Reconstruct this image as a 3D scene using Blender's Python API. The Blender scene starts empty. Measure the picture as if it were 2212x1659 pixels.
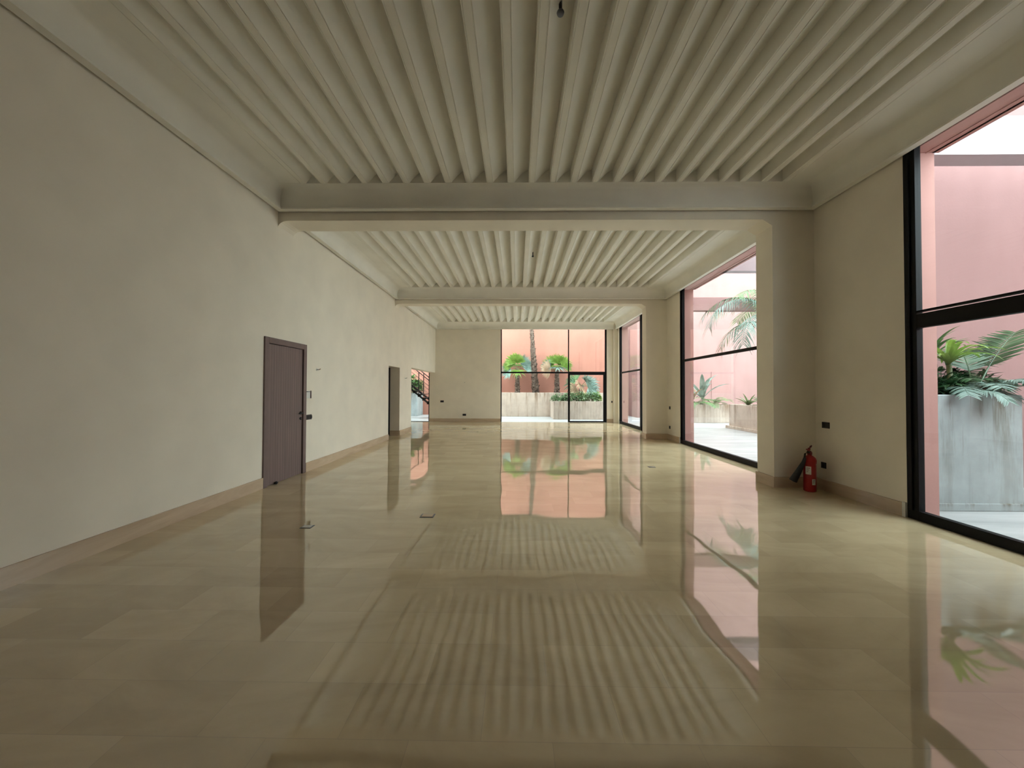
import bpy, math, random
from math import sin, cos, pi, radians
from mathutils import Vector, Matrix

# ------------------------------------------------------------------ camera, sky, exposure
scene = bpy.context.scene
col = scene.collection
EYE = 1.39


def aim(v, roll=-.0033, pitch=.016, yaw=.0136):
    a, b, w = v
    x = cos(roll) * a + sin(roll) * b
    y = -sin(roll) * a + cos(roll) * b
    y, w = cos(pitch) * y + sin(pitch) * w, -sin(pitch) * y + cos(pitch) * w
    x, w = cos(yaw) * x - sin(yaw) * w, sin(yaw) * x + cos(yaw) * w
    return Vector((x, w, y))


cam_data = bpy.data.cameras.new('camera')
cam = bpy.data.objects.new('camera', cam_data)
col.objects.link(cam)
R_, U_, F_ = aim((1, 0, 0)), aim((0, 1, 0)), aim((0, 0, 1))
cam.matrix_world = Matrix(((R_.x, U_.x, -F_.x, 0), (R_.y, U_.y, -F_.y, 0), (R_.z, U_.z, -F_.z, EYE), (0, 0, 0, 1)))
cam_data.sensor_width = 36
cam_data.lens = 36 * 800 / 2212
cam_data.clip_start = .05
scene.camera = cam

world = bpy.data.worlds.new('world')
scene.world = world
world.use_nodes = True
wn = world.node_tree.nodes
wn['Background'].inputs[0].default_value = (.79, .92, .95, 1)
wn['Background'].inputs[1].default_value = 1.0

vs = scene.view_settings
vs.view_transform = 'Standard'
vs.look = 'None'
vs.gamma = 1
vs.use_curve_mapping = False
vs.exposure = 3.3

# ------------------------------------------------------------------ helpers


def tag(o, label=None, cat=None, group=None, kind=None):
    if label: o['label'] = label
    if cat: o['category'] = cat
    if group: o['group'] = group
    if kind: o['kind'] = kind
    return o


def thing(name, loc, label, cat, group=None, kind=None, rz=0):
    o = bpy.data.objects.new(name, None)
    o.empty_display_size = .1
    o.location = loc
    o.rotation_euler = (0, 0, rz)
    col.objects.link(o)
    return tag(o, label, cat, group, kind)


class MB:
    def __init__(s):
        s.v = []; s.f = []

    def box(s, x0, x1, y0, y1, z0, z1):
        n = len(s.v)
        s.v += [(x, y, z) for z in (z0, z1) for y in (y0, y1) for x in (x0, x1)]
        s.f += [tuple(n + i for i in q) for q in ((0, 2, 3, 1), (4, 5, 7, 6), (0, 1, 5, 4), (2, 6, 7, 3), (0, 4, 6, 2), (1, 3, 7, 5))]
        return s

    def quad(s, *p):
        n = len(s.v); s.v += [tuple(q) for q in p]; s.f.append(tuple(range(n, n + len(p)))); return s

    def ring_loft(s, rings, caps=True):
        n = len(s.v); k = len(rings[0])
        for r in rings: s.v += [tuple(p) for p in r]
        for i in range(len(rings) - 1):
            for j in range(k):
                a = n + i * k + j; b = n + i * k + (j + 1) % k
                s.f.append((a, b, b + k, a + k))
        if caps:
            s.f.append(tuple(n + j for j in reversed(range(k))))
            s.f.append(tuple(n + (len(rings) - 1) * k + j for j in range(k)))
        return s

    def tube(s, pts, rad, k=8):
        pts = [Vector(p) for p in pts]
        if not isinstance(rad, (list, tuple)): rad = [rad] * len(pts)
        rings = []
        for i, p in enumerate(pts):
            t = (pts[min(i + 1, len(pts) - 1)] - pts[max(i - 1, 0)]).normalized()
            a = Vector((0, 0, 1)) if abs(t.z) < .9 else Vector((1, 0, 0))
            u = t.cross(a).normalized(); w = t.cross(u)
            rings.append([p + rad[i] * (cos(2 * pi * j / k) * u + sin(2 * pi * j / k) * w) for j in range(k)])
        return s.ring_loft(rings)

    def lathe(s, prof, k=24, c=(0, 0, 0)):
        rings = [[(c[0] + r * cos(2 * pi * j / k), c[1] + r * sin(2 * pi * j / k), c[2] + z) for j in range(k)] for r, z in prof]
        return s.ring_loft(rings)

    def strip(s, L, Rr):
        n = len(s.v); m = len(L)
        s.v += [tuple(p) for p in L] + [tuple(p) for p in Rr]
        for i in range(m - 1): s.f.append((n + i, n + m + i, n + m + i + 1, n + i + 1))
        return s

    def build(s, name, mat, parent=None, smooth=False, bevel=0, loc=None):
        me = bpy.data.meshes.new(name)
        me.from_pydata([tuple(p) for p in s.v], [], s.f)
        me.materials.append(mat)
        if smooth:
            for p in me.polygons: p.use_smooth = True
        me.update()
        o = bpy.data.objects.new(name, me)
        col.objects.link(o)
        if parent: o.parent = parent
        if loc: o.location = loc
        if bevel:
            b = o.modifiers.new('bevel', 'BEVEL'); b.width = bevel; b.segments = 2; b.limit_method = 'ANGLE'
        return o


def box_obj(name, mat, x0, x1, y0, y1, z0, z1, parent=None, bevel=0, label=None, kind='structure'):
    o = MB().box(x0, x1, y0, y1, z0, z1).build(name, mat, parent, bevel=bevel)
    if not parent: o['kind'] = kind
    if label: o['label'] = label
    return o


# ------------------------------------------------------------------ materials
class NT:
    def __init__(s, name):
        s.m = bpy.data.materials.new(name); s.m.use_nodes = True
        s.t = s.m.node_tree; s.n = s.t.nodes; s.b = s.n['Principled BSDF']
        s.out = s.n['Material Output']

    def add(s, ty, **k):
        n = s.n.new(ty)
        for a, b in k.items(): setattr(n, a, b)
        return n

    def link(s, a, b): s.t.links.new(a, b)

    def coords(s, scale=(1, 1, 1), loc=(0, 0, 0), rot=(0, 0, 0)):
        tc = s.add('ShaderNodeTexCoord'); mp = s.add('ShaderNodeMapping')
        s.link(tc.outputs['Object'], mp.inputs[0])
        mp.inputs['Scale'].default_value = scale; mp.inputs['Location'].default_value = loc; mp.inputs['Rotation'].default_value = rot
        return mp.outputs[0]

    def noise(s, vec, scale, detail=3, rough=.5, dist=0):
        n = s.add('ShaderNodeTexNoise'); s.link(vec, n.inputs['Vector'])
        n.inputs['Scale'].default_value = scale; n.inputs['Detail'].default_value = detail
        n.inputs['Roughness'].default_value = rough; n.inputs['Distortion'].default_value = dist
        return n.outputs['Fac']

    def ramp(s, fac, stops):
        r = s.add('ShaderNodeValToRGB'); s.link(fac, r.inputs[0])
        e = r.color_ramp.elements
        while len(e) < len(stops): e.new(.5)
        for i, (p, c) in enumerate(stops):
            e[i].position = p; e[i].color = (*c, 1) if len(c) == 3 else c
        return r.outputs[0]

    def mix(s, fac, a, b, mode='MIX'):
        m = s.add('ShaderNodeMix', data_type='RGBA', blend_type=mode)
        for i, v in ((0, fac), (6, a), (7, b)):
            if hasattr(v, 'links') or hasattr(v, 'is_output'): s.link(v, m.inputs[i])
            elif i == 0: m.inputs[0].default_value = v
            else: m.inputs[i].default_value = (*v, 1)
        return m.outputs[2]

    def bump(s, h, strength=.2, dist=.01):
        b = s.add('ShaderNodeBump'); s.link(h, b.inputs['Height'])
        b.inputs['Strength'].default_value = strength; b.inputs['Distance'].default_value = dist
        s.link(b.outputs[0], s.b.inputs['Normal']); return b

    def base(s, c, rough=.6, metal=0, spec=.5):
        if isinstance(c, tuple): s.b.inputs['Base Color'].default_value = (*c, 1)
        else: s.link(c, s.b.inputs['Base Color'])
        s.b.inputs['Roughness'].default_value = rough; s.b.inputs['Metallic'].default_value = metal
        s.b.inputs['Specular IOR Level'].default_value = spec
        return s


def sc(c, k): return tuple(x * k for x in c)


def paint(name, c, rough=.7, var=.05, nscale=2.0, bump=.1, spec=.3):
    t = NT(name); v = t.coords()
    f = t.noise(v, nscale, 4)
    t.base(t.ramp(f, [(.3, sc(c, 1 - var)), (.7, sc(c, 1 + var * .5))]), rough, 0, spec)
    t.bump(t.noise(v, 60, 3), bump, .002)
    return t.m


def plain(name, c, rough=.5, metal=0, spec=.5):
    return paint(name, c, rough, .04, 6, .03, spec) if not metal else NT(name).base(c, rough, metal, spec).m


M = {}
M['wall'] = paint('cream_wall_paint', (.88, .80, .665))
M['ceiling'] = paint('white_ceiling_plaster', (.90, .86, .76), .6)
M['black_metal'] = plain('black_window_metal', (.004, .004, .005), .55, 0, .2)
M['dark_plastic'] = plain('dark_plastic', (.02, .02, .022), .4)
M['grey_plastic'] = plain('grey_plastic', (.10, .11, .13), .4)
M['white_plastic'] = plain('white_plastic', (.75, .74, .68), .4)
M['red'] = plain('red_enamel', (.42, .012, .014), .3)
M['dark_red'] = plain('dark_red_plastic', (.20, .01, .012), .4)
M['rubber'] = plain('black_rubber', (.012, .012, .013), .6)
M['steel'] = NT('brushed_steel').base((.6, .6, .58), .35, 1).m
M['soil'] = paint('dark_soil', (.045, .032, .022), .95, .3, 12, .6)
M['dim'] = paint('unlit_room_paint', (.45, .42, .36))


def pink(name, c):
    t = NT(name); v = t.coords()
    f = t.noise(v, .7, 5, .6)
    big = t.ramp(f, [(.3, sc(c, .9)), (.7, sc(c, 1.06))])
    st = t.coords((3, 3, .25))
    g = t.ramp(t.noise(st, 1.2, 5, .65), [(.45, (1, 1, 1)), (.75, (.90, .88, .87))])
    t.base(t.mix(.7, big, g, 'MULTIPLY'), .85, 0, .2)
    t.bump(t.noise(v, 35, 4), .25, .004)
    return t.m


M['pink'] = pink('salmon_render', (.50, .27, .24))
M['pink_shaded'] = pink('shaded_pink_render', (.30, .175, .168))  # salmon render darkened, the shade of the near court put into its colour
M['pink_warm'] = pink('warm_salmon_render', (.42, .19, .14))
M['pink_pale'] = pink('pale_pink_render', (.34, .20, .185))
M['pink_beam'] = pink('lilac_white_render', (.50, .46, .49))


def concrete(name, c, relief=.35):
    t = NT(name); v = t.coords()
    a = t.ramp(t.noise(v, 2.2, 6, .65), [(.3, sc(c, .78)), (.65, c)])
    st = t.noise(t.coords((3.4, 3.4, .3)), 1.6, 6, .72)
    drip = t.ramp(st, [(.50, (1, 1, 1)), (.64, (.46, .37, .29))])
    tc = t.add('ShaderNodeTexCoord'); sx = t.add('ShaderNodeSeparateXYZ'); t.link(tc.outputs['Generated'], sx.inputs[0])
    # weathering: rain streaks start at the rim and thin out downwards
    w = t.ramp(sx.outputs['Z'], [(.0, (.55, .55, .55)), (.12, (.25, .25, .25)), (.5, (.35, .35, .35)), (.93, (1, 1, 1))])
    t.base(t.mix(w, a, t.mix(1, a, drip, 'MULTIPLY')), .85, 0, .25)
    board = t.add('ShaderNodeTexWave', wave_type='BANDS', bands_direction='X')
    t.link(t.coords((1, 1, .02)), board.inputs['Vector']); board.inputs['Scale'].default_value = 2.4; board.inputs['Distortion'].default_value = 1.5
    t.bump(board.outputs['Fac'], relief, .012)
    return t.m


M['concrete'] = concrete('weathered_board_concrete', (.54, .44, .365))
M['concrete_pale'] = concrete('pale_board_concrete', (.37, .415, .415), .12)


def floor_mat():
    t = NT('polished_beige_marble')
    v = t.coords((1, 1, 1), (.14 + .285 * 20, -.085, 0))
    br = t.add('ShaderNodeTexBrick'); t.link(v, br.inputs['Vector'])
    br.offset = .5; br.inputs['Scale'].default_value = 1
    br.inputs['Brick Width'].default_value = .57; br.inputs['Row Height'].default_value = .28
    br.inputs['Mortar Size'].default_value = .0012; br.inputs['Mortar Smooth'].default_value = .2
    br.inputs['Color1'].default_value = (.59, .475, .30, 1)
    br.inputs['Color2'].default_value = (.68, .555, .36, 1)
    br.inputs['Mortar'].default_value = (.52, .43, .30, 1)
    vein = t.ramp(t.noise(t.coords((.7, 1.6, 1)), 1.3, 6, .6, 1.2), [(.3, (.80, .77, .72)), (.7, (1.06, 1.05, 1.03))])
    t.base(t.mix(.8, br.outputs['Color'], vein, 'MULTIPLY'), .035, 0, .5)
    t.b.inputs['IOR'].default_value = 2.5
    b1 = t.bump(t.noise(t.coords((1, 1, 1)), 1.5, 1, .4), .35, .012)
    return t.m


M['floor'] = floor_mat()


def marble_trim():
    t = NT('beige_marble_skirting'); v = t.coords((.3, .3, 2))
    t.base(t.ramp(t.noise(v, 3, 5, .6, 1), [(.3, (.50, .37, .25)), (.7, (.66, .51, .36))]), .25)
    return t.m


M['skirting'] = marble_trim()


def terrace_mat():
    t = NT('pale_streaked_stone_paving')
    v = t.coords((.35, 3.2, 1), rot=(0, 0, radians(-24)))
    t.base(t.ramp(t.noise(v, 1.3, 6, .65, .6), [(.32, (.28, .29, .295)), (.6, (.46, .465, .465))]), .35, 0, .5)
    return t.m


M['terrace'] = terrace_mat()


def door_mat():
    t = NT('grey_brown_grooved_wood')
    w = t.add('ShaderNodeTexWave', wave_type='BANDS', bands_direction='Y'); t.link(t.coords(), w.inputs['Vector'])
    w.inputs['Scale'].default_value = 5.6
    g = t.ramp(w.outputs['Fac'], [(.0, (.55, .55, .55)), (.12, (1, 1, 1))])
    n = t.ramp(t.noise(t.coords((14, 14, .6)), 2, 5, .6), [(.3, (.16, .108, .098)), (.7, (.22, .152, .138))])
    t.base(t.mix(1, n, g, 'MULTIPLY'), .5)
    t.bump(g, .5, .004)
    return t.m


M['door'] = door_mat()
M['door_frame'] = paint('grey_brown_door_frame', (.20, .142, .130), .5, .08, 8)


def glass():
    t = NT('clear_window_glass')
    tr = t.add('ShaderNodeBsdfTransparent'); tr.inputs[0].default_value = (.96, .975, .97, 1)
    gl = t.add('ShaderNodeBsdfGlossy'); gl.inputs['Roughness'].default_value = .0
    lw = t.add('ShaderNodeLayerWeight')
    pw = t.add('ShaderNodeMath', operation='POWER'); t.link(lw.outputs['Facing'], pw.inputs[0]); pw.inputs[1].default_value = 5
    fr = t.add('ShaderNodeMath', operation='MULTIPLY_ADD'); t.link(pw.outputs[0], fr.inputs[0]); fr.inputs[1].default_value = .9; fr.inputs[2].default_value = .035
    mx = t.add('ShaderNodeMixShader')
    t.link(fr.outputs[0], mx.inputs[0]); t.link(tr.outputs[0], mx.inputs[1]); t.link(gl.outputs[0], mx.inputs[2])
    t.link(mx.outputs[0], t.out.inputs[0]); t.n.remove(t.b)
    return t.m


M['glass'] = glass()


def leaf_mat(name, a, b, trans=.25, rough=.4):
    t = NT(name)
    c = t.ramp(t.noise(t.coords(), 3.5, 3), [(.35, a), (.65, b)])
    t.base(c, rough, 0, .5)
    tl = t.add('ShaderNodeBsdfTranslucent'); t.link(c, tl.inputs[0])
    mx = t.add('ShaderNodeMixShader'); mx.inputs[0].default_value = trans
    t.link(t.b.outputs[0], mx.inputs[1]); t.link(tl.outputs[0], mx.inputs[2]); t.link(mx.outputs[0], t.out.inputs[0])
    return t.m


M['leaf_lime'] = leaf_mat('lime_green_leaf', (.09, .19, .02), (.24, .38, .07), .35)
M['leaf_blue'] = leaf_mat('blue_green_leaf', (.08, .15, .12), (.26, .38, .33), .2)
M['leaf_green'] = leaf_mat('mid_green_leaf', (.04, .11, .025), (.14, .27, .09), .25)
M['leaf_fresh'] = leaf_mat('fresh_green_leaf', (.06, .15, .05), (.26, .38, .20), .25)
M['leaf_dark'] = leaf_mat('dark_green_leaf', (.018, .06, .022), (.07, .16, .07), .2, .3)
M['leaf_olive'] = leaf_mat('olive_green_leaf', (.10, .14, .05), (.24, .30, .14), .25)
M['leaf_dry'] = leaf_mat('dry_leaf', (.34, .22, .13), (.52, .38, .26), .2, .8)


def trunk_mat():
    t = NT('shaggy_palm_trunk')
    w = t.noise(t.coords((6, 6, 14)), 1.5, 5, .7, 1.5)
    t.base(t.ramp(w, [(.38, (.022, .013, .010)), (.52, (.10, .062, .044)), (.70, (.40, .31, .24))]), .9)
    t.bump(w, .8, .03)
    return t.m


M['trunk'] = trunk_mat()

# ------------------------------------------------------------------ room dimensions
XL, XR = -3.555, 4.313
WT = .35                      # right and far wall thickness
Y0, Y1 = -7.0, 16.03          # back and far wall planes
TOP = 4.75
LIP = 4.007
RIDGE = 4.30
BEAM = 3.889
FRONT = [5.41, 10.69]         # near faces of the two cross beams in view
BACK = [5.78, 11.02]
HEAD = 4.15

# ------------------------------------------------------------------ floor, walls
fl = MB(); fl.box(-8.2, XR + .02, Y0 - .2, Y1 + .02, -.12, 0)
o = fl.build('floor', M['floor']); tag(o, 'glossy polished beige marble tile floor', kind='structure')

w = MB()
T = .285
for a, b, z0 in ((Y0, 5.20, 0), (5.20, 6.15, 2.09), (6.15, 10.20, 0), (10.20, 11.17, 2.05), (11.17, 12.40, 0), (12.40, Y1, 2.13)):
    w.box(XL - T, XL, a, b, z0, TOP)
tag(w.build('wall_left', M['wall']), 'long plain cream wall on the left', kind='structure')

w = MB()
WIN = [(2.3, 4.17), (6.3, 9.84), (11.7, 15.64)]
ys = [Y0 - .2] + [v for a in WIN for v in a] + [Y1 + WT]
for i in range(0, len(ys), 2): w.box(XR, XR + WT - .03, ys[i], ys[i + 1], 0, TOP)
for a, b in WIN: w.box(XR, XR + WT - .03, a, b, HEAD, TOP)
tag(w.build('wall_right', M['wall']), 'cream piers of the window wall on the right', kind='structure')

# pink outer skin of the window wall
w = MB()
for i in range(0, len(ys), 2):
    a = ys[i] - (.0 if i else 0); b = ys[i + 1]
    w.box(XR + WT - .03, XR + WT, a, b, -.05, 6.2)
for a, b in WIN: w.box(XR + WT - .03, XR + WT, a, b, 4.06, 6.2)
for a, b in WIN:      # painted reveals and dropped lintel of every opening
    w.box(XR + .075, XR + WT - .03, b - .004, b, 0, HEAD)
    w.box(XR + .075, XR + WT - .03, a, a + .004, 0, HEAD)
    w.box(XR + .075, XR + WT - .03, a, b, 4.06, HEAD)
    w.box(XR + WT - .10, XR + WT - .085, a, b, 4.052, 4.06)
    w.box(XR + WT - .03, XR + WT + .05, a, b, 4.06, 4.16)
tag(w.build('wall_right_outer', M['pink']), 'salmon pink outer face and reveals of the window wall', kind='structure')

FX0, FX1 = -.713, 3.875
w = MB()
w.box(-3.80, FX0, Y1, Y1 + WT, 0, TOP); w.box(FX1, XR + WT - .03, Y1 + .001, Y1 + WT, 0, TOP)
w.box(FX0, FX1, Y1, Y1 + WT, HEAD, TOP); w.box(XL - T, -3.80, Y1, Y1 + WT, 2.7, TOP)
tag(w.build('wall_far', M['wall']), 'cream end wall around the big courtyard window', kind='structure')
box_obj('wall_back', M['wall'], XL - T, XR + WT, Y0 - .2, Y0, 0, TOP, label='plain cream wall behind the viewpoint')

# dark service rooms behind the left wall, and the glazed side lobby
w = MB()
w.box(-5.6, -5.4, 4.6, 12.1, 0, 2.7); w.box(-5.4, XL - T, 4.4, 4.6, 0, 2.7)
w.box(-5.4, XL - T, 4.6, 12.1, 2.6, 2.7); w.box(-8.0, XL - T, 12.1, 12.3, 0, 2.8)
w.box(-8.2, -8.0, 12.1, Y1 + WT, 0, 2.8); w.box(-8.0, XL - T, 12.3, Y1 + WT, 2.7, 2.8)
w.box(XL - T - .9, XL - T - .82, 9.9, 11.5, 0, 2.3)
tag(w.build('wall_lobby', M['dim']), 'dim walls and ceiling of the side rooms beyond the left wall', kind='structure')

# columns on the right, one per beam
CX = 3.711
for i in range(2):
    nm = 'column'
    o = MB().box(CX, XR, FRONT[i], BACK[i], 0, TOP).build('trim_%d' % (i + 1), M['wall'])
    tag(o, ['square cream column nearest on the right under the first beam', 'square cream column further back on the right under the second beam'][i], kind='structure')
# half pier at the far right corner
box_obj('trim_3', M['wall'], XR - .17, XR, Y1 - .14, Y1, 0, TOP, label='slim cream corner pier at the far right')

# beams with rounded haunches at the wall
for i in range(2):
    pts = [(XL, BEAM - .10)]
    for k in range(7):
        a = pi / 2 * k / 6
        pts.append((XL + .16 * (1 - cos(a)) , BEAM - .10 + .10 * sin(a)))
    pts += [(CX - .14, BEAM), (CX, BEAM - .09), (CX, TOP), (XL, TOP)]
    m = MB(); m.ring_loft([[(x, y, z) for x, z in pts] for y in (FRONT[i], BACK[i])])
    tag(m.build('trim_%d' % (4 + i), M['wall']), ['cream cross beam nearest across the ceiling', 'cream cross beam further back across the ceiling'][i], kind='structure')

# ------------------------------------------------------------------ ribbed plaster ceilings
BAYS = [(.5, FRONT[0]), (BACK[0], FRONT[1]), (BACK[1], Y1)]
PIT = .294
CENT = (XL + XR) / 2 - .035
NR = 23
COVE = [(0, LIP + .10), (.035, LIP + .10), (.035, LIP), (.118, LIP), (.118, LIP + .022), (.100, LIP + .030), (.092, LIP + .06), (.086, LIP + .12), (.092, LIP + .17), (.112, LIP + .215),
        (.15, LIP + .253), (.20, LIP + .280), (.26, RIDGE)]


def rib_profile():
    """cross-section of the ribs: flat ridge with two fine grooves, then a concave vault"""
    p = []
    half = .044; arch = PIT - 2 * half
    x0 = CENT - NR * PIT / 2
    p.append((XL + .26, RIDGE))
    for k in range(NR + 1):
        c = x0 + k * PIT
        if k == 0: p.append((c - half - .03, RIDGE))
        for dx, dz in ((-half, .0), (-half, -.006), (-half + .008, -.008), (-half + .010, -.003), (-half + .014, -.003), (-half + .016, -.008),
                       (half - .010, -.008), (half - .008, -.001), (half - .003, -.001), (half, -.008)):
            p.append((c + dx, RIDGE + dz + .008))
        if k < NR:
            for j in range(1, 13):
                t = j / 12
                p.append((c + half + arch * t - (.0008 if j == 12 else 0), RIDGE + .180 * sin(t * pi / 2 * .86) ** 1.05))
    p.append((XR - .26, RIDGE))
    return p


PROF = rib_profile()
for bi, (a, b) in enumerate(BAYS):
    m = MB()
    ya, yb = a + .26, b - .26
    n = len(m.v); k = len(PROF)
    stations = [(ya, 1), (yb, 1)]
    for y, s in stations: m.v += [(x, y, z) for x, z in PROF]
    for j in range(k - 1): m.f.append((n + j, n + j + 1, n + k + j + 1, n + k + j))
    # end faces of the vaults
    for y, flip in ((ya, 0), (yb, 1)):
        n = len(m.v); m.v += [(x, y, z) for x, z in PROF] + [(PROF[-1][0], y, RIDGE), (PROF[0][0], y, RIDGE)]
        n2 = len(m.v); m.v += [(x, y, RIDGE - .002) for x, z in PROF]
        for j in range(k - 1): m.f.append((n + j, n + j + 1, n2 + j + 1, n2 + j))
    # mitred cove all round
    rings = []
    for u, z in COVE: rings.append([(XL + u, a + u, z), (XR - u, a + u, z), (XR - u, b - u, z), (XL + u, b - u, z)])
    n = len(m.v)
    for r in rings: m.v += r
    for i in range(len(rings) - 1):
        for j in range(4):
            p = n + i * 4 + j; q = n + i * 4 + (j + 1) % 4
            m.f.append((p, q, q + 4, p + 4))
    o = m.build('ceiling', M['ceiling'])
    tag(o, ['nearest ribbed white plaster ceiling bay with a deep cove', 'middle ribbed white plaster ceiling bay between the beams', 'furthest ribbed white plaster ceiling bay by the end window'][bi], kind='structure')
    es = o.modifiers.new('edges', 'EDGE_SPLIT'); es.split_angle = radians(38)
    for p in o.data.polygons: p.use_smooth = True
box_obj('roof', M['wall'], -8.2, XR + WT - .03, Y0 - .2, Y1 + WT, TOP, TOP + .25, label='flat roof slab over the hall')
box_obj('trim_6', M['wall'], XL, XR, Y0, .5, BEAM, TOP, label='cream ceiling behind the nearest ribbed bay')

# ------------------------------------------------------------------ skirting
B = .15; t_ = .018
m = MB()
for a, b in ((Y0, 5.15), (6.19, 10.20), (11.17, 12.40)): m.box(XL, XL + t_, a, b, 0, B)
m.box(XL - T, XL, 11.17 - t_, 11.17, 0, B)
tag(m.build('baseboard_left', M['skirting']), 'beige marble skirting along the left wall', kind='structure')
m = MB()
for a, b in ((4.21, FRONT[0]), (BACK[0], 6.3), (9.87, FRONT[1]), (BACK[1], 11.7)): m.box(XR - t_, XR, a, b, 0, B)
for i in range(2):
    m.box(CX - t_, XR - t_, FRONT[i] - t_, FRONT[i], 0, B); m.box(CX - t_, CX, FRONT[i], BACK[i] + t_, 0, B)
tag(m.build('baseboard_right', M['skirting']), 'beige marble skirting round the right piers and columns', kind='structure')
m = MB(); m.box(-3.80, FX0, Y1 - t_, Y1, 0, B); m.box(FX1, XR - .17, Y1 - t_, Y1, 0, B)
tag(m.build('baseboard_far', M['skirting']), 'beige marble skirting along the end wall', kind='structure')

# ------------------------------------------------------------------ right-hand windows


def side_window(idx, a, b, tz0, tz1, mull, label, fw=.10):
    r = thing('window_%d' % idx, (XR, a, 0), label, None, kind='structure')
    f = MB(); d0, d1 = .0, .07
    f.box(d0, d1, 0, fw, 0, HEAD); f.box(d0, d1, b - a - fw - .02, b - a, 0, HEAD)
    f.box(d0, d1, fw, b - a - fw - .02, 0, .10); f.box(d0, d1, fw, b - a - fw - .02, HEAD - .07, HEAD)
    f.box(d0 - .02, d1 - .02, b - a - .07, b - a - .035, .1, HEAD - .1)
    f.build('frame', M['black_metal'], r, bevel=.004)
    f = MB().box(-.012 if tz1 - tz0 > .1 else .01, .06, fw, b - a - fw - .02, tz0, tz1)
    if idx == 1: f.box(.0, .065, fw, b - a - .12, tz1 + .02, tz1 + .04)
    f.build('transom', M['black_metal'], r, bevel=.004)
    ed = [fw] + ([mull - a - .05, mull - a + .05] if mull else []) + [b - a - fw - .02]
    if mull: MB().box(-.03, .07, mull - a - .05, mull - a + .05, 0, HEAD).build('mullion', M['black_metal'], r, bevel=.004)
    for j in range(0, len(ed), 2):
        for z0, z1 in ((.10, tz0), (tz1, HEAD - .07)):
            MB().box(.030, .036, ed[j], ed[j + 1], z0, z1).build('pane', M['glass'], r)
    return r


side_window(1, *WIN[0], 2.07, 2.22, None, 'tall black framed window nearest on the right with a thick crossbar')
side_window(2, *WIN[1], 2.138, 2.197, None, 'tall black framed window between the two right columns')
side_window(3, *WIN[2], 2.09, 2.15, 12.93, 'narrow looking black framed window furthest along the right wall')
# pale stone stops at the foot of the jambs
for (a, b), lb in zip(WIN, ('nearest', 'second', 'third')):
    MB().box(XR - .022, XR - .001, b + .0, b + .035, 0, .16).build('trim_7', M['white_plastic'])['kind'] = 'structure'

# far window with its glazed door
r = thing('window_4', (0, Y1 + .04, 0), 'large black framed window in the end wall facing the planters', None, kind='structure')
f = MB()
f.box(FX0, FX0 + .045, 0, .06, 0, HEAD); f.box(FX1 - .07, FX1, 0, .06, 0, HEAD); f.box(2.21, 2.255, 0, .06, 0, HEAD)
f.box(FX0, FX1, 0, .06, HEAD - .04, HEAD)
f.build('frame', M['black_metal'], r, bevel=.003)
MB().box(FX0 + .045, 2.21, 0, .06, 2.115, 2.18).box(2.255, FX1 - .07, 0, .06, 2.10, 2.19).build('transom', M['black_metal'], r, bevel=.003)
for x0, x1, z0, z1 in ((FX0 + .045, 2.21, .0, 2.115), (FX0 + .045, 2.21, 2.18, HEAD - .04), (2.255, FX1 - .07, 2.19, HEAD - .04)):
    MB().box(x0, x1, .027, .033, z0, z1).build('pane', M['glass'], r)
r = thing('door_3', (2.255, Y1 + .03, 0), 'black framed glass door in the end window', None, kind='structure')
dw = FX1 - .07 - 2.255
f = MB(); f.box(0, .035, 0, .06, 0, 2.10); f.box(dw - .07, dw, 0, .06, 0, 2.10); f.box(.035, dw - .07, 0, .06, 0, .055); f.box(.035, dw - .07, 0, .06, 2.05, 2.10)
f.build('frame', M['black_metal'], r, bevel=.003)
MB().box(.035, dw - .07, .027, .033, .055, 2.05).build('pane', M['glass'], r)
MB().tube([(.10, -.0, 1.0), (.10, -.05, 1.0), (.20, -.05, 1.0)], .009).box(.085, .115, -.012, 0, .93, 1.06)
# lobby glazing, left
r = thing('window_5', (0, Y1 + .04, 0), 'black framed glazing of the side lobby seen through the left opening', None, kind='structure')
f = MB()
for x in (-7.99, -6.6, -5.25, -3.845): f.box(x, x + .045, 0, .06, 0, 2.7)
f.box(-7.94, -3.845, 0, .06, 0, .02)
f.build('frame', M['black_metal'], r, bevel=.003)
for x in (-7.945, -6.555, -5.205): MB().box(x, x + (1.345 if x < -5.3 else 1.36), .027, .033, .02, 2.7).build('pane', M['glass'], r)

# ------------------------------------------------------------------ left wall: door, doorway
r = thing('door_1', (XL, 5.14, 0), 'closed grey-brown grooved wooden door with flat frame in the left wall', None, kind='structure')
W = 1.035
f = MB(); f.box(-.06, .022, 0, .085, 0, 2.135); f.box(-.06, .022, W - .085, W, 0, 2.135); f.box(-.06, .022, .085, W - .085, 2.05, 2.135)
f.build('door_frame', M['door_frame'], r, bevel=.003)
MB().box(-.045, .0, .09, W - .097, .008, 2.043).build('door_leaf', M['door'], r)
h = MB().lathe([(.025, 0), (.025, .008)], 16)
h = MB()
h.tube([(.0, W - .135, 1.00), (.012, W - .135, 1.00)], .026, 16)
h.tube([(.012, W - .135, 1.00), (.055, W - .135, 1.00), (.06, W - .15, 1.0), (.06, W - .26, 1.0)], [.011, .011, .010, .009], 10)
h.build('door_handle', M['dark_plastic'], r, True)
MB().tube([(.0, W - .135, .91), (.012, W - .135, .91)], .024, 16).build('keyhole_rose', M['dark_plastic'], r, True)
MB().tube([(.008, .26, .012), (.03, .26, .012), (.045, .26, .03)], .018, 10).build('door_stop', M['dark_plastic'], r, True)
MB().box(-.06, -.02, .09, W - .09, 0, .008).build('threshold', M['steel'], r)

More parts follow.
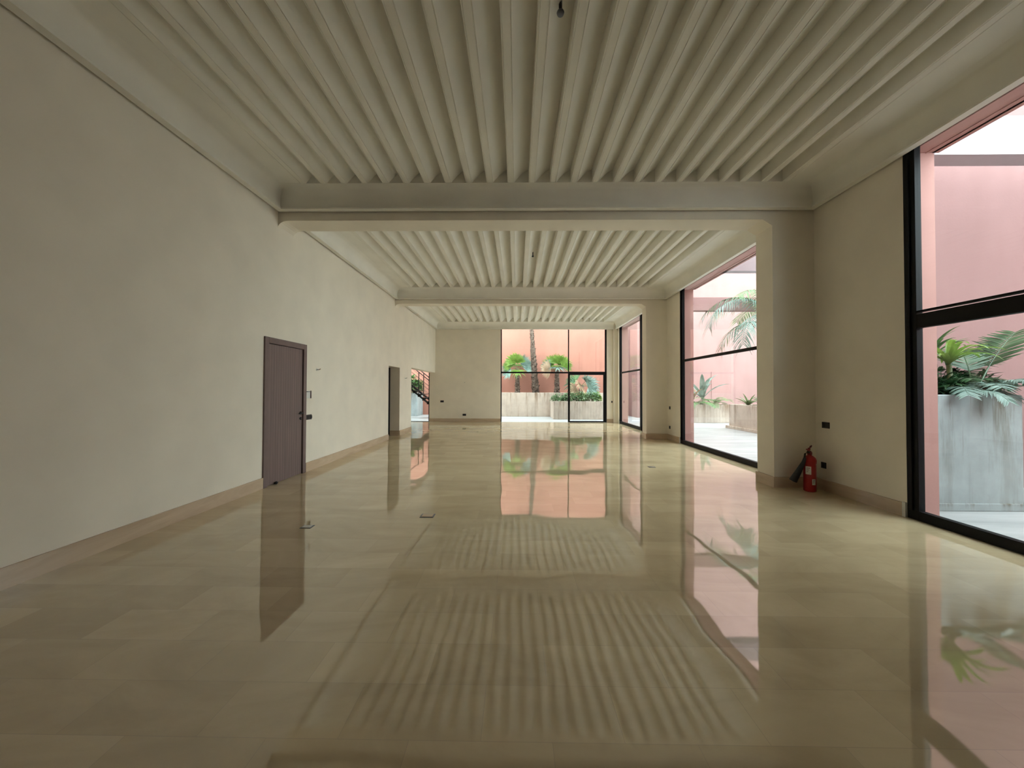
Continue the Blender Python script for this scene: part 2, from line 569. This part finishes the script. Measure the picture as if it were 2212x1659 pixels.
r = thing('door_2', (XL - T + .0, 10.20, 0), 'open dark doorway in the left wall', None, kind='structure')
f = MB(); f.box(-.04, -.001, 0, .05, 0, 2.09); f.box(-.04, -.001, .92, .97, 0, 2.09); f.box(-.04, -.001, .05, .92, 2.05, 2.09)
f.build('door_frame', M['dark_plastic'], r)

# ------------------------------------------------------------------ small wall fittings
def plate(px, x, y, z, w_, h_, axis, label, cat='socket', group=None, mod=2):
    """axis 'x+' faces right from the left wall, 'x-' faces left, 'y-' faces the camera"""
    rz = {'x+': pi / 2, 'x-': -pi / 2, 'y-': 0}[axis]
    r = thing(px, (x, y, z), label, cat, group, rz=rz)
    MB().box(-w_ / 2, w_ / 2, -.009, 0, -h_ / 2, h_ / 2).build('cover_plate', M['dark_plastic'], r, bevel=.003)
    for k in range(mod):
        c = (k - (mod - 1) / 2) * w_ * .36
        MB().box(c - w_ * .15, c + w_ * .15, -.0135, -.009, -h_ * .30, h_ * .30).build('rocker' if 'switch' in px else 'socket_module', M['rubber'], r, bevel=.001)
    return r


plate('light_switch', XL, 6.27, .915, .19, .085, 'x+', 'dark grey switch plate on the left wall right beside the door', 'switch', mod=3)
plate('wall_socket', XR, 5.235, .912, .125, .085, 'x-', 'wide black socket plate above the fire extinguisher', mod=2)
plate('wall_socket', XR, 5.276, .347, .085, .085, 'x-', 'small black socket plate low beside the fire extinguisher', mod=1)
plate('wall_socket', XR, 10.51, .90, .085, .085, 'x-', 'upper black socket on the pier beyond the second window', mod=1)
plate('wall_socket', XR, 10.52, .35, .085, .085, 'x-', 'lower black socket on the pier beyond the second window', mod=1)
plate('wall_socket', -3.248, Y1, .884, .15, .085, 'y-', 'upper black socket plate on the end wall', mod=2)
plate('wall_socket', -2.279, Y1, .307, .15, .085, 'y-', 'lower black socket plate on the end wall near the skirting', mod=2)
plate('wall_socket', 4.09, Y1, .89, .06, .085, 'y-', 'small dark socket on the narrow wall right of the end window', mod=1)

# intercom bracket by the door
r = thing('intercom_bracket', (XL, 6.24, 1.30), 'small open cream wall bracket with dark edge beside the door', 'bracket')
MB().box(0, .012, -.07, .07, -.065, .065).build('back_plate', M['white_plastic'], r, bevel=.003)
f = MB(); f.box(.012, .03, .060, .07, -.065, .065); f.build('side_arm', M['door_frame'], r, bevel=.002)
MB().box(.012, .03, -.05, .02, .045, .055).build('top_clip', M['grey_plastic'], r)

# bare lamp wiring points
for x, y, z, ax, lb in ((XL, 6.517, 1.742, 0, 'small capped lamp wire sticking out of the left wall by the door'),
                        (XL, 11.706, 1.751, 0, 'small capped lamp wire on the left wall past the dark doorway'),
                        (-2.276, Y1, 1.71, 1, 'small capped lamp wire on the end wall')):
    r = thing('lamp_wire', (x, y, z), lb, 'wire', rz=0 if ax == 0 else -pi / 2)
    MB().tube([(0, 0, 0), (.006, 0, 0)], .022, 14).build('wall_rose', M['white_plastic'], r, True)
    MB().tube([(.006, 0, 0), (.03, .008, -.004), (.05, .012, .004)], .006, 8).build('cable', M['grey_plastic'], r, True)
    MB().tube([(.048, .012, .002), (.065, .012, .012)], [.010, .008], 8).build('connector', M['skirting'], r, True)

# ceiling pendants cut short
for x, y, s, lb in ((.328, 2.83, 1, 'short dark lamp stub in the nearest ribbed ceiling'), (.337, 8.06, .8, 'tiny dark lamp stub in the middle ribbed ceiling')):
    r = thing('ceiling_hook', (x, y, RIDGE + .10 * 1), lb, 'hook')
    MB().tube([(0, 0, .02), (0, 0, -.075)], [.014 * s, .012 * s], 10).build('cable_stub', M['dark_plastic'], r, True)
    MB().lathe([(.006, -.105), (.024 * s, -.10), (.030 * s, -.085), (.026 * s, -.075), (.01, -.070)], 14).build('lamp_cap', M['grey_plastic'], r, True)

# floor boxes
for x, y, w_, lb in ((-.98, 4.09, .075, 'small square grey-rimmed floor socket in the middle of the marble floor'), (-2.114, 3.735, .055, 'tiny floor outlet near the left wall'),
                     (2.447, 6.77, .06, 'tiny floor outlet near the nearest column')):
    r = thing('floor_socket', (x, y, 0), lb, 'floor socket')
    f = MB(); f.box(-w_, w_, -w_ * .8, w_ * .8, 0, .004); f.build('rim', M['grey_plastic'], r, bevel=.001)
    MB().box(-w_ * .8, w_ * .8, -w_ * .62, w_ * .62, .004, .007).build('lid', M['skirting'] if w_ > .07 else M['steel'], r, bevel=.001)

# ------------------------------------------------------------------ fire extinguisher
r = thing('fire_extinguisher', (4.07, 5.22, 0), 'red fire extinguisher with black horn standing in the corner by the column', 'fire extinguisher')
MB().lathe([(.060, 0), (.072, .004), (.074, .02), (.074, .36), (.072, .38), (.078, .39), (.080, .43), (.066, .465), (.045, .485), (.026, .495), (.024, .51)], 32).build('cylinder', M['red'], r, True)
MB().lathe([(.022, .505), (.030, .508), (.030, .535), (.022, .55), (.012, .56)], 20).build('valve', M['dark_red'], r, True)
f = MB()
f.tube([(0, 0, .54), (-.02, .0, .565), (-.04, .01, .58)], [.012, .010, .008], 8)
f.build('squeeze_handle', M['dark_red'], r, True)
MB().tube([(-.02, .0, .55), (-.012, -.01, .59), (.005, -.012, .615), (.020, -.012, .635)], [.012, .018, .014, .006], 8).build('carry_handle', M['dark_red'], r, True)
f = MB().tube([(.0, -.01, .53), (-.05, -.03, .55), (-.085, -.03, .52), (-.09, -.025, .46)], .012, 10)
f.build('hose', M['rubber'], r, True)
f = MB().tube([(-.085, -.03, .47), (-.10, -.02, .40), (-.14, .01, .28), (-.20, .045, .13)], [.016, .024, .036, .050], 18)
f.build('discharge_horn', M['rubber'], r, True)
for a0, a1, z0, z1, nm in ((-165, -115, .24, .35, 'label_sticker'), (-108, -76, .10, .18, 'inspection_tag')):
    f = MB(); n = 8; R0 = .0750
    Lp = [(R0 * cos(radians(a0 + (a1 - a0) * i / n)), R0 * sin(radians(a0 + (a1 - a0) * i / n)), z0) for i in range(n + 1)]
    f.strip([(p[0], p[1], z1) for p in Lp], Lp)
    o = f.build(nm, M['white_plastic'], r); s_ = o.modifiers.new('thick', 'SOLIDIFY'); s_.thickness = .001; s_.offset = 1
    # printed lines on the sticker
    f = MB()
    for k in range(3):
        zz = z1 - (z1 - z0) * (.25 + .22 * k); R1 = R0 + .0015
        q0, q1 = a0 + (a1 - a0) * .2, a0 + (a1 - a0) * (.8 - .15 * k)
        Lp = [(R1 * cos(radians(q0 + (q1 - q0) * i / 6)), R1 * sin(radians(q0 + (q1 - q0) * i / 6)), zz) for i in range(7)]
        f.strip([(p[0], p[1], zz + .007) for p in Lp], Lp)
    f.build('print', M['dark_red'], o)

# ------------------------------------------------------------------ courtyard shell
OX = 17.0
box_obj('terrace_floor', M['terrace'], XR + .02, OX, -4.6, 22.4, -.14, -.02, label='pale streaked stone paving of the courtyard')
o = MB().box(-9.5, XR + .02, Y1 + .02, 22.4, -.14, -.02).build('terrace_floor', M['terrace']); tag(o, 'pale stone paving outside the end window', kind='structure')
BW = 20.9
box_obj('wall_court_end', M['pink_warm'], -9.5, 6.2, BW, BW + .3, -.1, 6.3, label='salmon pink courtyard wall behind the end planter')
w = MB(); w.box(6.2, OX, 19.2, 19.5, -.1, 14.5); w.box(6.2, 6.5, 19.5, BW + .3, -.1, 6.3)
# shallow panel joints
tag(w.build('wall_court_corner', M['pink_pale']), 'pale pink courtyard wall beyond the side planters', kind='structure')
w = MB(); w.box(10.0, 11.5, 19.17, 19.2, 0, 2.35); w.box(6.9, 7.9, 19.17, 19.2, .9, 3.5)
tag(w.build('trim_8', M['pink_pale']), 'raised render panels on the pale pink wall', kind='structure')
w = MB(); w.box(OX, OX + .3, 5.85, 19.5, -.1, 1.6); w.box(11.5, 11.8, .9, 5.55, -.1, 6.6)  # tall near part is added out of view to block sky from the nearest window
tag(w.build('wall_court_side', M['pink_pale']), 'pink wall on the far side of the courtyard with an added tall part blocking sky', kind='structure')
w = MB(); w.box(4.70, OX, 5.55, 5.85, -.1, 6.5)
tag(w.build('wall_court_near', M['pink_shaded']), 'salmon pink courtyard wall outside the nearest window', kind='structure')
box_obj('wall_court_left', M['pink'], -9.8, -9.5, Y1, BW + .3, -.1, 2.5, label='pink wall behind the outdoor stair')
box_obj('wall_court_blocker', M['pink'], XR + WT, 11.5, .9, 1.2, -.1, 3.1, label='added pink wall out of view, limits sky light at the nearest window')  # added unseen wall, its height set by how much sky light it lets in
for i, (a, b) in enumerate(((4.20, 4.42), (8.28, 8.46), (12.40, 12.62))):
    box_obj('courtyard_beam', M['pink_beam'] if i < 2 else M['pink_shaded'], XR + WT, OX, a, b, 4.06, 4.50,
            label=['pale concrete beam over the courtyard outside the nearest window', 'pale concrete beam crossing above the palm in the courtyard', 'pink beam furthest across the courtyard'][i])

# ------------------------------------------------------------------ planters


def planter(name, foot, h, mat, label, group=None, plinth=None, foot_out=.09, wall=.10, soil_drop=.05):
    """foot: outline points anticlockwise, a hollow tub with soil"""
    c = Vector((sum(p[0] for p in foot) / len(foot), sum(p[1] for p in foot) / len(foot)))
    r = thing(name, (c.x, c.y, -.02), label, 'planter', group)
    P = [Vector(p) - c for p in foot]

    def inset(d):
        out = []
        n = len(P)
        for i in range(n):
            a, b, e = P[i - 1], P[i], P[(i + 1) % n]
            n1 = Vector((-(b - a).y, (b - a).x)).normalized(); n2 = Vector((-(e - b).y, (e - b).x)).normalized()
            m_ = (n1 + n2); m_ /= max(.3, m_.length_squared / 2)
            out.append(b + m_ * d)
        return out
    I = inset(wall)
    rings = [[(p.x, p.y, 0) for p in P], [(p.x, p.y, h) for p in P], [(p.x, p.y, h) for p in I], [(p.x, p.y, h - .3) for p in I]]
    MB().ring_loft(rings, True).build('tub', mat, r, bevel=.012)
    MB().ring_loft([[(p.x, p.y, h - .28) for p in I], [(p.x, p.y, h - soil_drop) for p in I]]).build('soil', M['soil'], r)
    if plinth:
        Q = inset(-foot_out)
        MB().ring_loft([[(p.x, p.y, 0) for p in Q], [(p.x, p.y, plinth) for p in Q]]).build('plinth', mat, r, bevel=.008)
    return r


planter('concrete_planter', [(4.72, 4.46), (5.97, 4.46), (6.25, 4.72), (6.25, 5.53), (4.72, 5.53)], 1.37, M['concrete_pale'], 'tall pale concrete planter outside the nearest window', wall=.12, plinth=.09, foot_out=.012)
planter('concrete_planter', [(8.0, 11.6), (10.2, 11.6), (10.2, 14.1), (8.0, 14.1)], .90, M['concrete'], 'low concrete planter on a stepped base under the drooping palm', plinth=.10)
planter('concrete_planter', [(7.75, 16.3), (9.35, 16.3), (9.35, 18.6), (7.75, 18.6)], .80, M['concrete'], 'concrete planter against the pale pink wall, seen behind the second window')
planter('concrete_planter', [(-2.6, 19.65), (4.6, 19.65), (4.6, BW - .01), (-2.6, BW - .01)], 1.27, M['concrete'], 'long tall rust-stained concrete planter under the three fan palms')
planter('concrete_planter', [(1.76, 17.85), (4.22, 17.85), (4.22, 19.62), (1.76, 19.62)], .87, M['concrete'], 'lower concrete planter full of green shrubs by the glass door')
planter('concrete_planter', [(-6.9, 19.7), (-5.32, 19.7), (-5.32, BW - .01), (-6.9, BW - .01)], 1.25, M['concrete_pale'], 'white planter behind the outdoor stair')

# ------------------------------------------------------------------ plants
random.seed(7)
rnd = random.uniform


def arc_pts(base, az, length, rise, droop, n=14):
    """points of a stem that leaves at angle `rise` and bends down by `droop` radians"""
    p = Vector(base); out = [p.copy()]
    for i in range(n):
        e = rise - droop * ((i + .5) / n) ** 1.25
        d = Vector((cos(az) * cos(e), sin(az) * cos(e), sin(e)))
        p = p + d * (length / n); out.append(p.copy())
    return out


def blade(m, p, d, up, L, w_, bend=.5, n=4, fold=.25):
    """narrow pointed leaf from p along d"""
    d = d.normalized(); s = d.cross(up)
    if s.length < 1e-3: s = Vector((1, 0, 0))
    s.normalize(); nn = s.cross(d).normalized()
    Lp = []; Cp = []; Rp = []
    for i in range(n + 1):
        t = i / n
        c = p + d * (L * t) - Vector((0, 0, 1)) * (bend * L * t * t)
        ww = w_ * (sin(pi * min(1, t * .86 + .14)) ** .8) if i < n else .0015
        Lp.append(c - s * ww + nn * ww * fold); Cp.append(c); Rp.append(c + s * ww + nn * ww * fold)
    m.strip(Lp, Cp); m.strip(Cp, Rp)


def feather_frond(m, base, az, L, rise, droop, leaflet=.35, n=26, hang=.5, w_=.014, start=.2, twist=0):
    pts = arc_pts(base, az, L, rise, droop, 20)
    m.tube(pts, [.016 * (1 - .8 * i / 20) * L / 2 + .002 for i in range(21)], 5)
    for i in range(n):
        t = start + (1 - start) * (i + .5) / n
        f = t * 20; k = min(19, int(f)); p = pts[k].lerp(pts[k + 1], f - k)
        tg = (pts[k + 1] - pts[k]).normalized()
        side = tg.cross(Vector((0, 0, 1))).normalized(); up = side.cross(tg).normalized()
        ll = leaflet * (.45 + .55 * sin(pi * (.15 + .8 * (t - start) / (1 - start)))) * rnd(.85, 1.1)
        for s in (-1, 1):
            d = side * s * .85 + tg * .55 + up * rnd(.0, .25)
            blade(m, p, d, up, ll, w_, hang * rnd(.7, 1.2), 4, .1)


def fan_leaf(m, st, base, az, L, rise, droop, R, seg=22, spread=150, hang=.25, face=None):
    pts = arc_pts(base, az, L, rise, droop, 8)
    st.tube(pts, [.014 - .0008 * i for i in range(9)], 5)
    p = pts[-1]; tg = (pts[-1] - pts[-2]).normalized()
    side = tg.cross(Vector(face) if face else Vector((0, 0, 1))).normalized(); up = side.cross(tg).normalized()
    for i in range(seg):
        a = radians(-spread + 2 * spread * i / (seg - 1)) * .8
        d = tg * cos(a) + side * sin(a) + up * (.18 * abs(sin(a)))
        r_ = R * rnd(.88, 1.05) * (1 - .25 * (abs(a) / 2.1) ** 2)
        blade(m, p, d, up, r_, R * .05, hang * rnd(.4, 1.5), 5, .35)


def fan_palm(loc, trunk_h, r0, r1, n, L, R, label, lean=(0, 0), seed=1, boots=40, mat='leaf_lime', up=.9, leaf_dirs=None):
    random.seed(seed)
    r = thing('fan_palm', loc, label, 'palm tree', 'palms in the long end planter')
    K = 14; rings = []
    k = 14
    for i in range(K + 1):
        t = i / K
        rr = (r0 + (r1 - r0) * t) * (1 + .08 * sin(i * 2.4))
        rings.append([(lean[0] * t + rr * rnd(.88, 1.12) * cos(2 * pi * j / k), lean[1] * t + rr * rnd(.88, 1.12) * sin(2 * pi * j / k), trunk_h * t) for j in range(k)])
    bt = MB().ring_loft(rings)
    for i in range(boots):
        t = (i + .5) / boots; a = i * 2.4 + rnd(-.3, .3); rr = r0 + (r1 - r0) * t
        c = Vector((lean[0] * t, lean[1] * t, trunk_h * t)); o_ = Vector((cos(a), sin(a), 0)); s = Vector((-sin(a), cos(a), 0))
        p = c + o_ * rr * .9; q = p + o_ * rr * rnd(.25, .55) + Vector((0, 0, rr * rnd(.5, 1.1)))
        w_ = rr * .42
        bt.ring_loft([[p - s * w_, p + s * w_, p + s * w_ + Vector((0, 0, -rr * .3)) - o_ * rr * .1, p - s * w_ + Vector((0, 0, -rr * .3)) - o_ * rr * .1],
                       [q - s * w_ * .5, q + s * w_ * .5, q + s * w_ * .5 - o_ * rr * .1, q - s * w_ * .5 - o_ * rr * .1]])
    bt.build('trunk', M['trunk'], r)
    top = Vector((lean[0], lean[1], trunk_h))
    for i in range(n):
        if leaf_dirs:
            az, rise, mt = leaf_dirs[i][:3]; az = radians(az); rise = radians(rise); LL = L
        else:
            az = i * 2.399 + rnd(-.2, .2); rise = up * (1 - .9 * i / n) + rnd(-.1, .1); mt = mat; LL = L
        f = MB(); st = MB()
        fc = (rnd(-.5, .5), -1, rnd(-.2, .5)) if leaf_dirs and len(leaf_dirs[i]) > 3 else None
        fan_leaf(f, st, top - Vector((0, 0, .03)), az, LL * rnd(.85, 1.1), rise, rnd(.1, .35) if fc else rnd(.3, .7), R * rnd(.85, 1.1), 24, 88 if fc else 140, rnd(.05, .2) if fc else rnd(.15, .45), fc)
        o = f.build('frond', M[mt], r); st.build('leaf_stalk', M['leaf_olive'], o)
    return r


# three fan palms in the long end planter
PB = 1.20
fan_palm((.02, 20.2, PB), 1.30, .14, .09, 9, .38, .66, 'short fan palm on the left of the end planter', seed=3, boots=34,
         leaf_dirs=[(200, 72, 'leaf_lime', 1), (180, 45, 'leaf_lime', 1), (270, 80, 'leaf_lime', 1), (0, 60, 'leaf_blue', 1), (10, 35, 'leaf_blue', 1), (185, 5, 'leaf_blue', 1), (150, 60, 'leaf_lime', 1), (270, 10, 'leaf_lime'), (90, 50, 'leaf_lime')])
fan_palm((1.02, 20.25, PB), 5.6, .19, .045, 9, .6, .75, 'tall slender palm with a shaggy trunk rising out of view', lean=(-.36, 0), seed=5, boots=150)
fan_palm((2.17, 20.2, PB), 1.30, .15, .09, 9, .38, .66, 'short fan palm on the right of the end planter', seed=9, boots=34,
         leaf_dirs=[(270, 85, 'leaf_lime', 1), (180, 62, 'leaf_lime', 1), (0, 62, 'leaf_lime', 1), (185, 35, 'leaf_blue', 1), (350, 45, 'leaf_lime', 1), (30, 75, 'leaf_lime', 1), (270, 30, 'leaf_blue'), (200, 10, 'leaf_dry', 1), (90, 50, 'leaf_lime')])


def bush(name, loc, rx, ry, h, n, L, w_, mat, label, cat='shrub', seed=1, group=None, dome=True, mats=None):
    random.seed(seed)
    r = thing(name, loc, label, cat, group)
    st = MB(); lv = MB()
    for i in range(n):
        a = rnd(0, 2 * pi); q = rnd(0, 1) ** .5
        x = rx * q * cos(a); y = ry * q * sin(a); z = h * (1 - q * q * .55) * rnd(.35, 1)
        p = Vector((x, y, z))
        if i % 6 == 0: st.tube([(x * .4, y * .4, 0), (x * .7, y * .7, z * .6), (x, y, z)], [.012, .008, .004], 4)
        for j in range(3):
            a2 = a + rnd(-1.6, 1.6); e = rnd(-.2, 1.0)
            blade(lv, p, Vector((cos(a2) * cos(e), sin(a2) * cos(e), sin(e))), Vector((0, 0, 1)), L * rnd(.7, 1.2), w_ * rnd(.8, 1.2), rnd(.1, .6), 3, .3)
    st.build('stems', M['leaf_olive'], r); lv.build('foliage', M[mat], r)
    return r


def fern(name, loc, n, L, rise, mat, label, cat='plant', seed=1, leaflet=.2, droop=1.5, az=None, w_=.012, nleaf=22, group=None):
    random.seed(seed)
    r = thing(name, loc, label, cat, group)
    for i in range(n):
        a = (az[i % len(az)] if az else i * 2.399) + rnd(-.25, .25)
        f = MB(); feather_frond(f, (0, 0, 0), a, L * rnd(.75, 1.1), rise + rnd(-.25, .25), droop * rnd(.8, 1.15), leaflet, nleaf, .35, w_)
        f.build('frond', M[mat], r)
    return r


def strap(name, loc, n, L, w_, rise, droop, mat, label, seed=1, cat='plant', group=None, stalk=0, az=None):
    random.seed(seed)
    r = thing(name, loc, label, cat, group)
    if stalk: MB().tube([(0, 0, 0), (.02, 0, stalk * .5), (0, 0, stalk)], [.035, .028, .025], 8).build('stem', M['leaf_olive'], r, True)
    m = MB()
    for i in range(n):
        a = (az[i % len(az)] + rnd(-.2, .2)) if az else i * 2.399
        pts = arc_pts((0, 0, stalk), a, L * rnd(.7, 1.15), rise * rnd(.7, 1.25), droop * rnd(.7, 1.2), 9)
        side = Vector((-sin(a), cos(a), 0)); A = []; Bp = []; C = []
        for j, p in enumerate(pts):
            ww = w_ * max(.03, sin(pi * (.12 + .88 * j / 9)) ** .7)
            A.append(p - side * ww + Vector((0, 0, ww * .4))); Bp.append(p); C.append(p + side * ww + Vector((0, 0, ww * .4)))
        m.strip(A, Bp); m.strip(Bp, C)
    m.build('leaves', M[mat], r)
    return r


# lower end planter: shrubs along the front, fan palm and boulder behind
for i, (x, y, h, mt, lb) in enumerate(((2.05, 18.3, .46, 'leaf_fresh', 'leftmost leafy shrub in the low planter by the glass door'), (2.55, 18.25, .52, 'leaf_fresh', 'bright leafy shrub in the low planter just right of the door post'),
                                  (3.1, 18.3, .58, 'leaf_fresh', 'tallest leafy shrub in the middle of the low planter'), (3.65, 18.3, .56, 'leaf_fresh', 'leafy shrub right of the middle in the low planter'),
                                  (3.95, 18.5, .56, 'leaf_lime', 'rounded yellow-green shrub at the right end of the low planter'))):
    bush('leafy_shrub', (x, y, .76), .40 if i < 4 else .24, .32, h, 130, .13, .028, mt, lb, seed=20 + i, group='shrubs in the low planter by the glass door')
strap('strap_leaf_plant', (3.35, 18.75, .78), 26, .75, .022, 1.1, 1.1, 'leaf_lime', 'spiky yellow-green plant above the shrubs of the low planter', seed=4)
r = thing('fan_palm', (3.35, 19.25, .78), 'grey-green fan palm with drooping leaves behind the shrubs of the low planter', 'palm tree')
random.seed(14)
MB().tube([(0, 0, 0), (-.03, 0, .45), (.0, 0, .85)], [.17, .15, .12], 12).build('trunk', M['trunk'], r, True)
for az, rise, mt in ((185, 30, 'leaf_dark'), (170, 60, 'leaf_green'), (350, 40, 'leaf_blue'), (10, 15, 'leaf_blue'), (300, 50, 'leaf_blue'), (250, 20, 'leaf_dry'), (215, 5, 'leaf_dry'), (330, 5, 'leaf_blue')):
    f = MB(); st = MB(); fan_leaf(f, st, (0, 0, .82), radians(az), .40, radians(rise), .5, .62, 20, 100, .35, (.2, -1, .3))
    o = f.build('frond', M[mt], r); st.build('leaf_stalk', M['leaf_olive'], o)

# behind the stair
bush('leafy_shrub', (-5.75, 20.05, 1.2), .50, .25, .95, 170, .40, .05, 'leaf_green', 'tall leafy shrub in the white planter behind the outdoor stair', seed=31)

# side planter (second window, left): bird-of-paradise and ferns
strap('broad_leaf_plant', (8.45, 17.0, .72), 9, 1.35, .11, 1.25, 1.0, 'leaf_blue', 'tall plant with broad pale leaves against the pale pink wall', seed=6, stalk=.25)
strap('broad_leaf_plant', (8.15, 17.3, .72), 10, .9, .05, 1.2, .9, 'leaf_dry', 'shorter dry-tipped plant beside the broad-leaved one', seed=8, stalk=.2)
fern('fern', (8.05, 16.62, .72), 11, .95, .7, 'leaf_green', 'green fern spilling over the left end of the planter by the pale wall', seed=11)
fern('fern', (8.75, 16.7, .72), 11, 1.0, .75, 'leaf_olive', 'olive fern arching over the right end of the planter by the pale wall', seed=12)

# palm planter (second window, right)
r = thing('feather_palm', (8.52, 11.95, .83), 'big feather palm with drooping blue-green fronds seen through the second window', 'palm tree')
random.seed(5)
MB().tube([(0, 0, 0), (.03, 0, 1.2), (0, 0, 2.55)], [.19, .15, .13], 14).build('trunk', M['trunk'], r, True)
CR = (0, 0, 2.5)
for az, L, rise, droop, mt in ((182, 3.3, 66, 148, 'leaf_blue'), (205, 2.7, 45, 140, 'leaf_blue'), (165, 3.2, 72, 140, 'leaf_dark'), (225, 2.6, 70, 130, 'leaf_green'), (195, 2.5, 82, 120, 'leaf_green'),
                              (140, 2.6, 75, 120, 'leaf_green'), (250, 2.5, 50, 120, 'leaf_dark'), (290, 2.6, 62, 125, 'leaf_blue'), (20, 2.6, 60, 130, 'leaf_dark'), (60, 2.6, 65, 130, 'leaf_green'), (330, 2.6, 55, 130, 'leaf_blue'),
                              (172, 2.4, 35, 120, 'leaf_dark'), (100, 2.5, 70, 120, 'leaf_green')):
    f = MB(); feather_frond(f, CR, radians(az), L, radians(rise), radians(droop), .55, 40, .75, .013, .22)
    f.build('frond', M[mt], r)
for i, (x, y, lb) in enumerate(((8.35, 13.5, 'small spiky rosette at the far corner of the palm planter'), (8.4, 12.75, 'spiky green rosette in the middle of the palm planter'), (8.5, 12.1, 'spiky rosette nearest the column in the palm planter'))):
    strap('agave', (x, y, .84), 24, .50, .03, 1.0, .7, ['leaf_olive', 'leaf_green', 'leaf_olive'][i], lb, seed=40 + i, group='spiky plants under the feather palm')

# nearest planter
strap('dracaena', (5.42, 4.72, 1.30), 22, .50, .030, 1.15, 1.6, 'leaf_lime', 'bright green strap-leaved plant at the left of the nearest planter', seed=50, stalk=.42)
strap('dracaena', (5.62, 5.12, 1.30), 16, .50, .028, 1.3, .9, 'leaf_green', 'upright green strap-leaved plant behind the bright one in the nearest planter', seed=57, stalk=.50)
fern('arching_fern', (5.50, 4.74, 1.30), 10, .66, .85, 'leaf_blue', 'silvery arching fern at the front of the nearest planter', seed=51, leaflet=.17, droop=1.5)
fern('arching_fern', (5.98, 4.86, 1.30), 12, .74, .95, 'leaf_blue', 'silvery arching fern to the right in the nearest planter', seed=52, leaflet=.20, droop=1.6)
fern('arching_fern', (5.72, 4.98, 1.30), 12, .70, 1.0, 'leaf_dark', 'dark green arching fern in the middle of the nearest planter', seed=59, leaflet=.19, droop=1.4)
bush('leafy_shrub', (5.34, 4.78, 1.30), .26, .20, .30, 110, .15, .022, 'leaf_dark', 'low dark undergrowth at the left of the nearest planter', seed=53)
bush('leafy_shrub', (6.02, 4.92, 1.30), .16, .14, .36, 90, .15, .020, 'leaf_dark', 'dark undergrowth at the right end of the nearest planter', seed=60)
bush('leafy_shrub', (5.75, 5.1, 1.30), .42, .25, .42, 170, .17, .022, 'leaf_dark', 'low dark undergrowth at the back of the nearest planter', seed=54)
r = thing('young_palm', (5.72, 4.72, 1.30), 'young palm with one tall feathered leaf in the nearest planter', 'palm tree')
random.seed(55)
for az, L, rise, droop in ((12, 1.15, 60, 25), (50, .95, 72, 60), (335, .75, 35, 60)):
    f = MB(); feather_frond(f, (0, 0, 0), radians(az), L, radians(rise), radians(droop), .34, 24, .10, .014, .42); f.build('frond', M['leaf_dark'], r)
r = thing('hanging_leaf', (5.42, 4.58, 1.35), 'single long leaf drooping over the front of the nearest planter', 'leaf')
m = MB(); pts = arc_pts((0, 0, .0), radians(-38), .60, .35, 1.6, 10)
side = Vector((.55, .8, 0)).normalized()
A = [p - side * .016 * max(.1, sin(pi * (.15 + .85 * i / 10))) for i, p in enumerate(pts)]; C = [p + side * .016 * max(.1, sin(pi * (.15 + .85 * i / 10))) for i, p in enumerate(pts)]
m.strip(A, C).build('blade', M['leaf_dark'], r)
r = tag(MB().lathe([(.02, .15), (.12, .13), (.17, .06), (.19, 0)], 18).build('root_mound', M['soil'], loc=(5.90, 4.80, 1.31)), 'dark earthy mound at the right of the nearest planter', 'mound')

# ------------------------------------------------------------------ outdoor stair
r = thing('outdoor_stair', (-4.55, 18.0, -.02), 'black steel outdoor stair with cable railing seen through the left opening', 'stair')
S = .80   # fall per metre
X0 = 1.1   # foot of the stair, local x
nst = 12; rise_ = .18; run = rise_ / S
for dy in (0, .95):
    f = MB(); zt = nst * rise_
    f.ring_loft([[(X0, dy, .0), (X0, dy + .05, .0), (X0, dy + .05, .11), (X0, dy, .11)],
                 [(X0 - nst * run, dy, zt), (X0 - nst * run, dy + .05, zt), (X0 - nst * run, dy + .05, zt + .11), (X0 - nst * run, dy, zt + .11)]])
    f.build('stringer', M['black_metal'], r)
for k in range(nst):
    f = MB(); x = X0 - (k + 1) * run; z = (k + 1) * rise_ + .12
    f.box(x - .06, x + run + .02, .02, .98, z - .035, z)
    f.ring_loft([[(x - .04, .0, z - .16), (x - .04, .04, z - .16), (x - .04, .04, z), (x - .04, .0, z)], [(x + run * .8, .0, z - .05), (x + run * .8, .04, z - .05), (x + run * .8, .04, z), (x + run * .8, .0, z)]])
    f.build('tread', M['black_metal'], r)
for dy in (.02, .97):
    f = MB(); g = MB()
    f.tube([(X0, dy, 1.18), (X0 - nst * run, dy, 1.18 + nst * rise_)], .022, 8)
    f.build('handrail', M['black_metal'], r)
    for k in range(0, nst + 1, 3):
        x = X0 - k * run
        MB().box(x - .018, x + .018, dy - .015, dy + .015, k * rise_ + .1, k * rise_ + 1.19).build('baluster', M['black_metal'], r)
    for q in range(4):
        g.tube([(X0, dy, .34 + q * .19), (X0 - nst * run, dy, .34 + q * .19 + nst * rise_)], .006, 5)
    g.build('cables', M['steel' if 0 else 'black_metal'], r)
